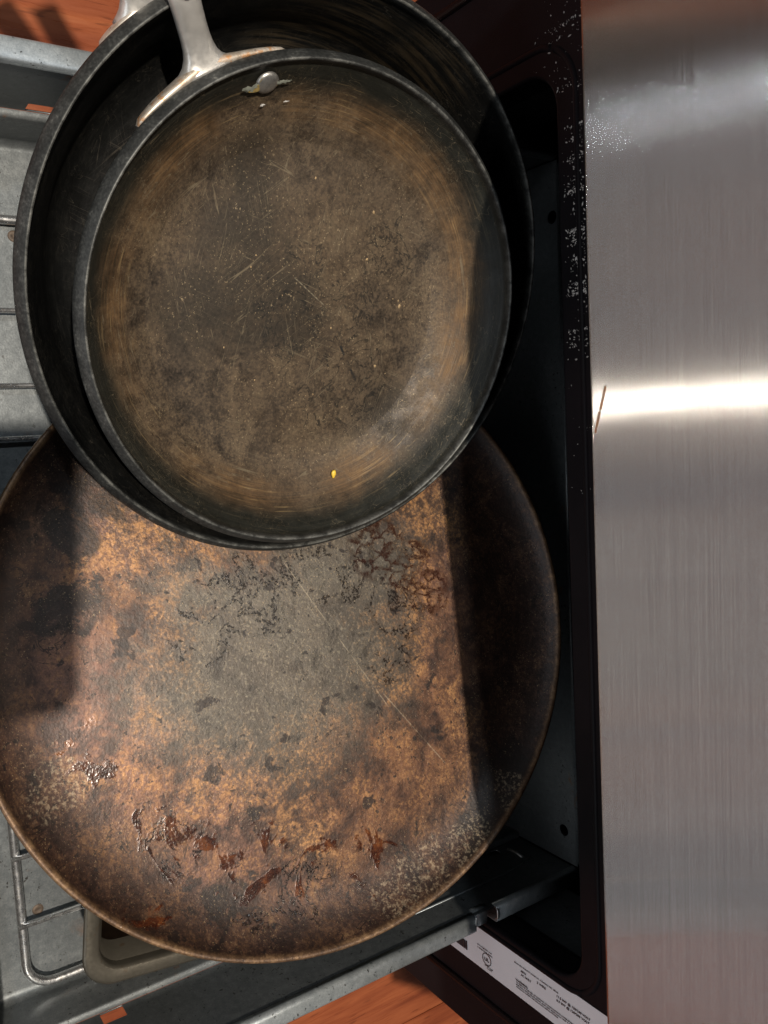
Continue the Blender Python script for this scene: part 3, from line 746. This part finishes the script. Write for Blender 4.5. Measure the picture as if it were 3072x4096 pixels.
flake('dried_grease', 202.5, .1167, -.0112, (.0060, .0022), M['scum'], 5)
flake('dried_grease', 194.5, .1167, -.0112, (.0060, .0013), M['scum'], 6)
flake('dried_grease', 199.0, .1080, -.0200, (.0020, .0010), M['fleck'], 9)
flake('dried_grease', 192.0, .1080, -.0200, (.0016, .0006), M['fleck'], 10)

# a yellow scrap of egg on the small skillet's bottom, near the wall
rr = random.Random(12); n = 12
scrap = [(.0025 * math.cos(2 * math.pi * k / n) * rr.uniform(.7, 1.15) * 1.35, .0017 * math.sin(2 * math.pi * k / n) * rr.uniform(.7, 1.2), 0) for k in range(n)]
V = scrap + [(a * .7, b * .7, .0009) for a, b, c in scrap]
F = [(k, (k + 1) % n, n + (k + 1) % n, n + k) for k in range(n)] + [tuple(n + k for k in range(n)), tuple(range(n))]
sl, sq = frame((-.0564, .2369, -.4011), (.2867, -.0485, .9568))
eg = obj('egg_scrap', V, F, M['yellow'], None, True)
eg.rotation_mode = 'QUATERNION'; eg.rotation_quaternion = sq; eg.location = sl + sq @ Vector((.0962, .0268, -.0258))
eg['label'] = 'tiny bright yellow scrap of egg stuck inside the small skillet'; eg['category'] = 'food scrap'

rc_ = random.Random(21); V, F = [], []
for k in range(70):
    a = rc_.random() * 6.283; r_ = .095 * math.sqrt(rc_.random()); cx_, cy_ = r_ * math.cos(a), r_ * math.sin(a)
    if k < 16: cx_, cy_ = rc_.choice(((-.087, .003), (.051, .004), (-.010, .066))); cx_ += rc_.gauss(0, .004); cy_ += rc_.gauss(0, .004)
    if cx_ * cx_ + cy_ * cy_ > .072 ** 2: continue
    sz = rc_.choice((.0003, .0003, .0004, .0005, .0007, .0011)); b = len(V); n = 6
    for q in range(n):
        t = 6.283 * q / n; u = sz * rc_.uniform(.6, 1.3); V.append((cx_ + u * math.cos(t), cy_ + u * .8 * math.sin(t), -.0349))
    V.append((cx_, cy_, -.0349 + sz * .7)); F += [(b + q, b + (q + 1) % n, b + n) for q in range(n)]
cb = obj('crumbs', V, F, M['crumb'], sm); cb['kind'] = 'stuff'

# the telephone the picture was taken with, right behind the lens: its shadow falls on the pans
phm = Matrix((right, -down, -fwd)).transposed()
ph = empty('smartphone', cam.location - fwd * .004, 'dark smartphone held over the open drawer, its shadow on the pizza pan', 'phone', rot=phm.to_quaternion())
plate('phone_body', [rrect(-.0460, .0125, -.1120, .0130, .0110, 8)], .0078, mat_plain('graphite_glass', (.03, .03, .035), .3, .3), ph, lambda u, v, w: Vector((u, v, w + .0070)), .0025)
V, F = bevel_box(-.0150, .0110, -.0150, .0125, .0004, .0032, .0012, 2); obj('camera_bump', V, F, M['dark'], ph, True)
V, F = box(-.0440, .0105, -.1100, .0110, .01085, .0111); obj('screen', V, F, M['ink'], ph)
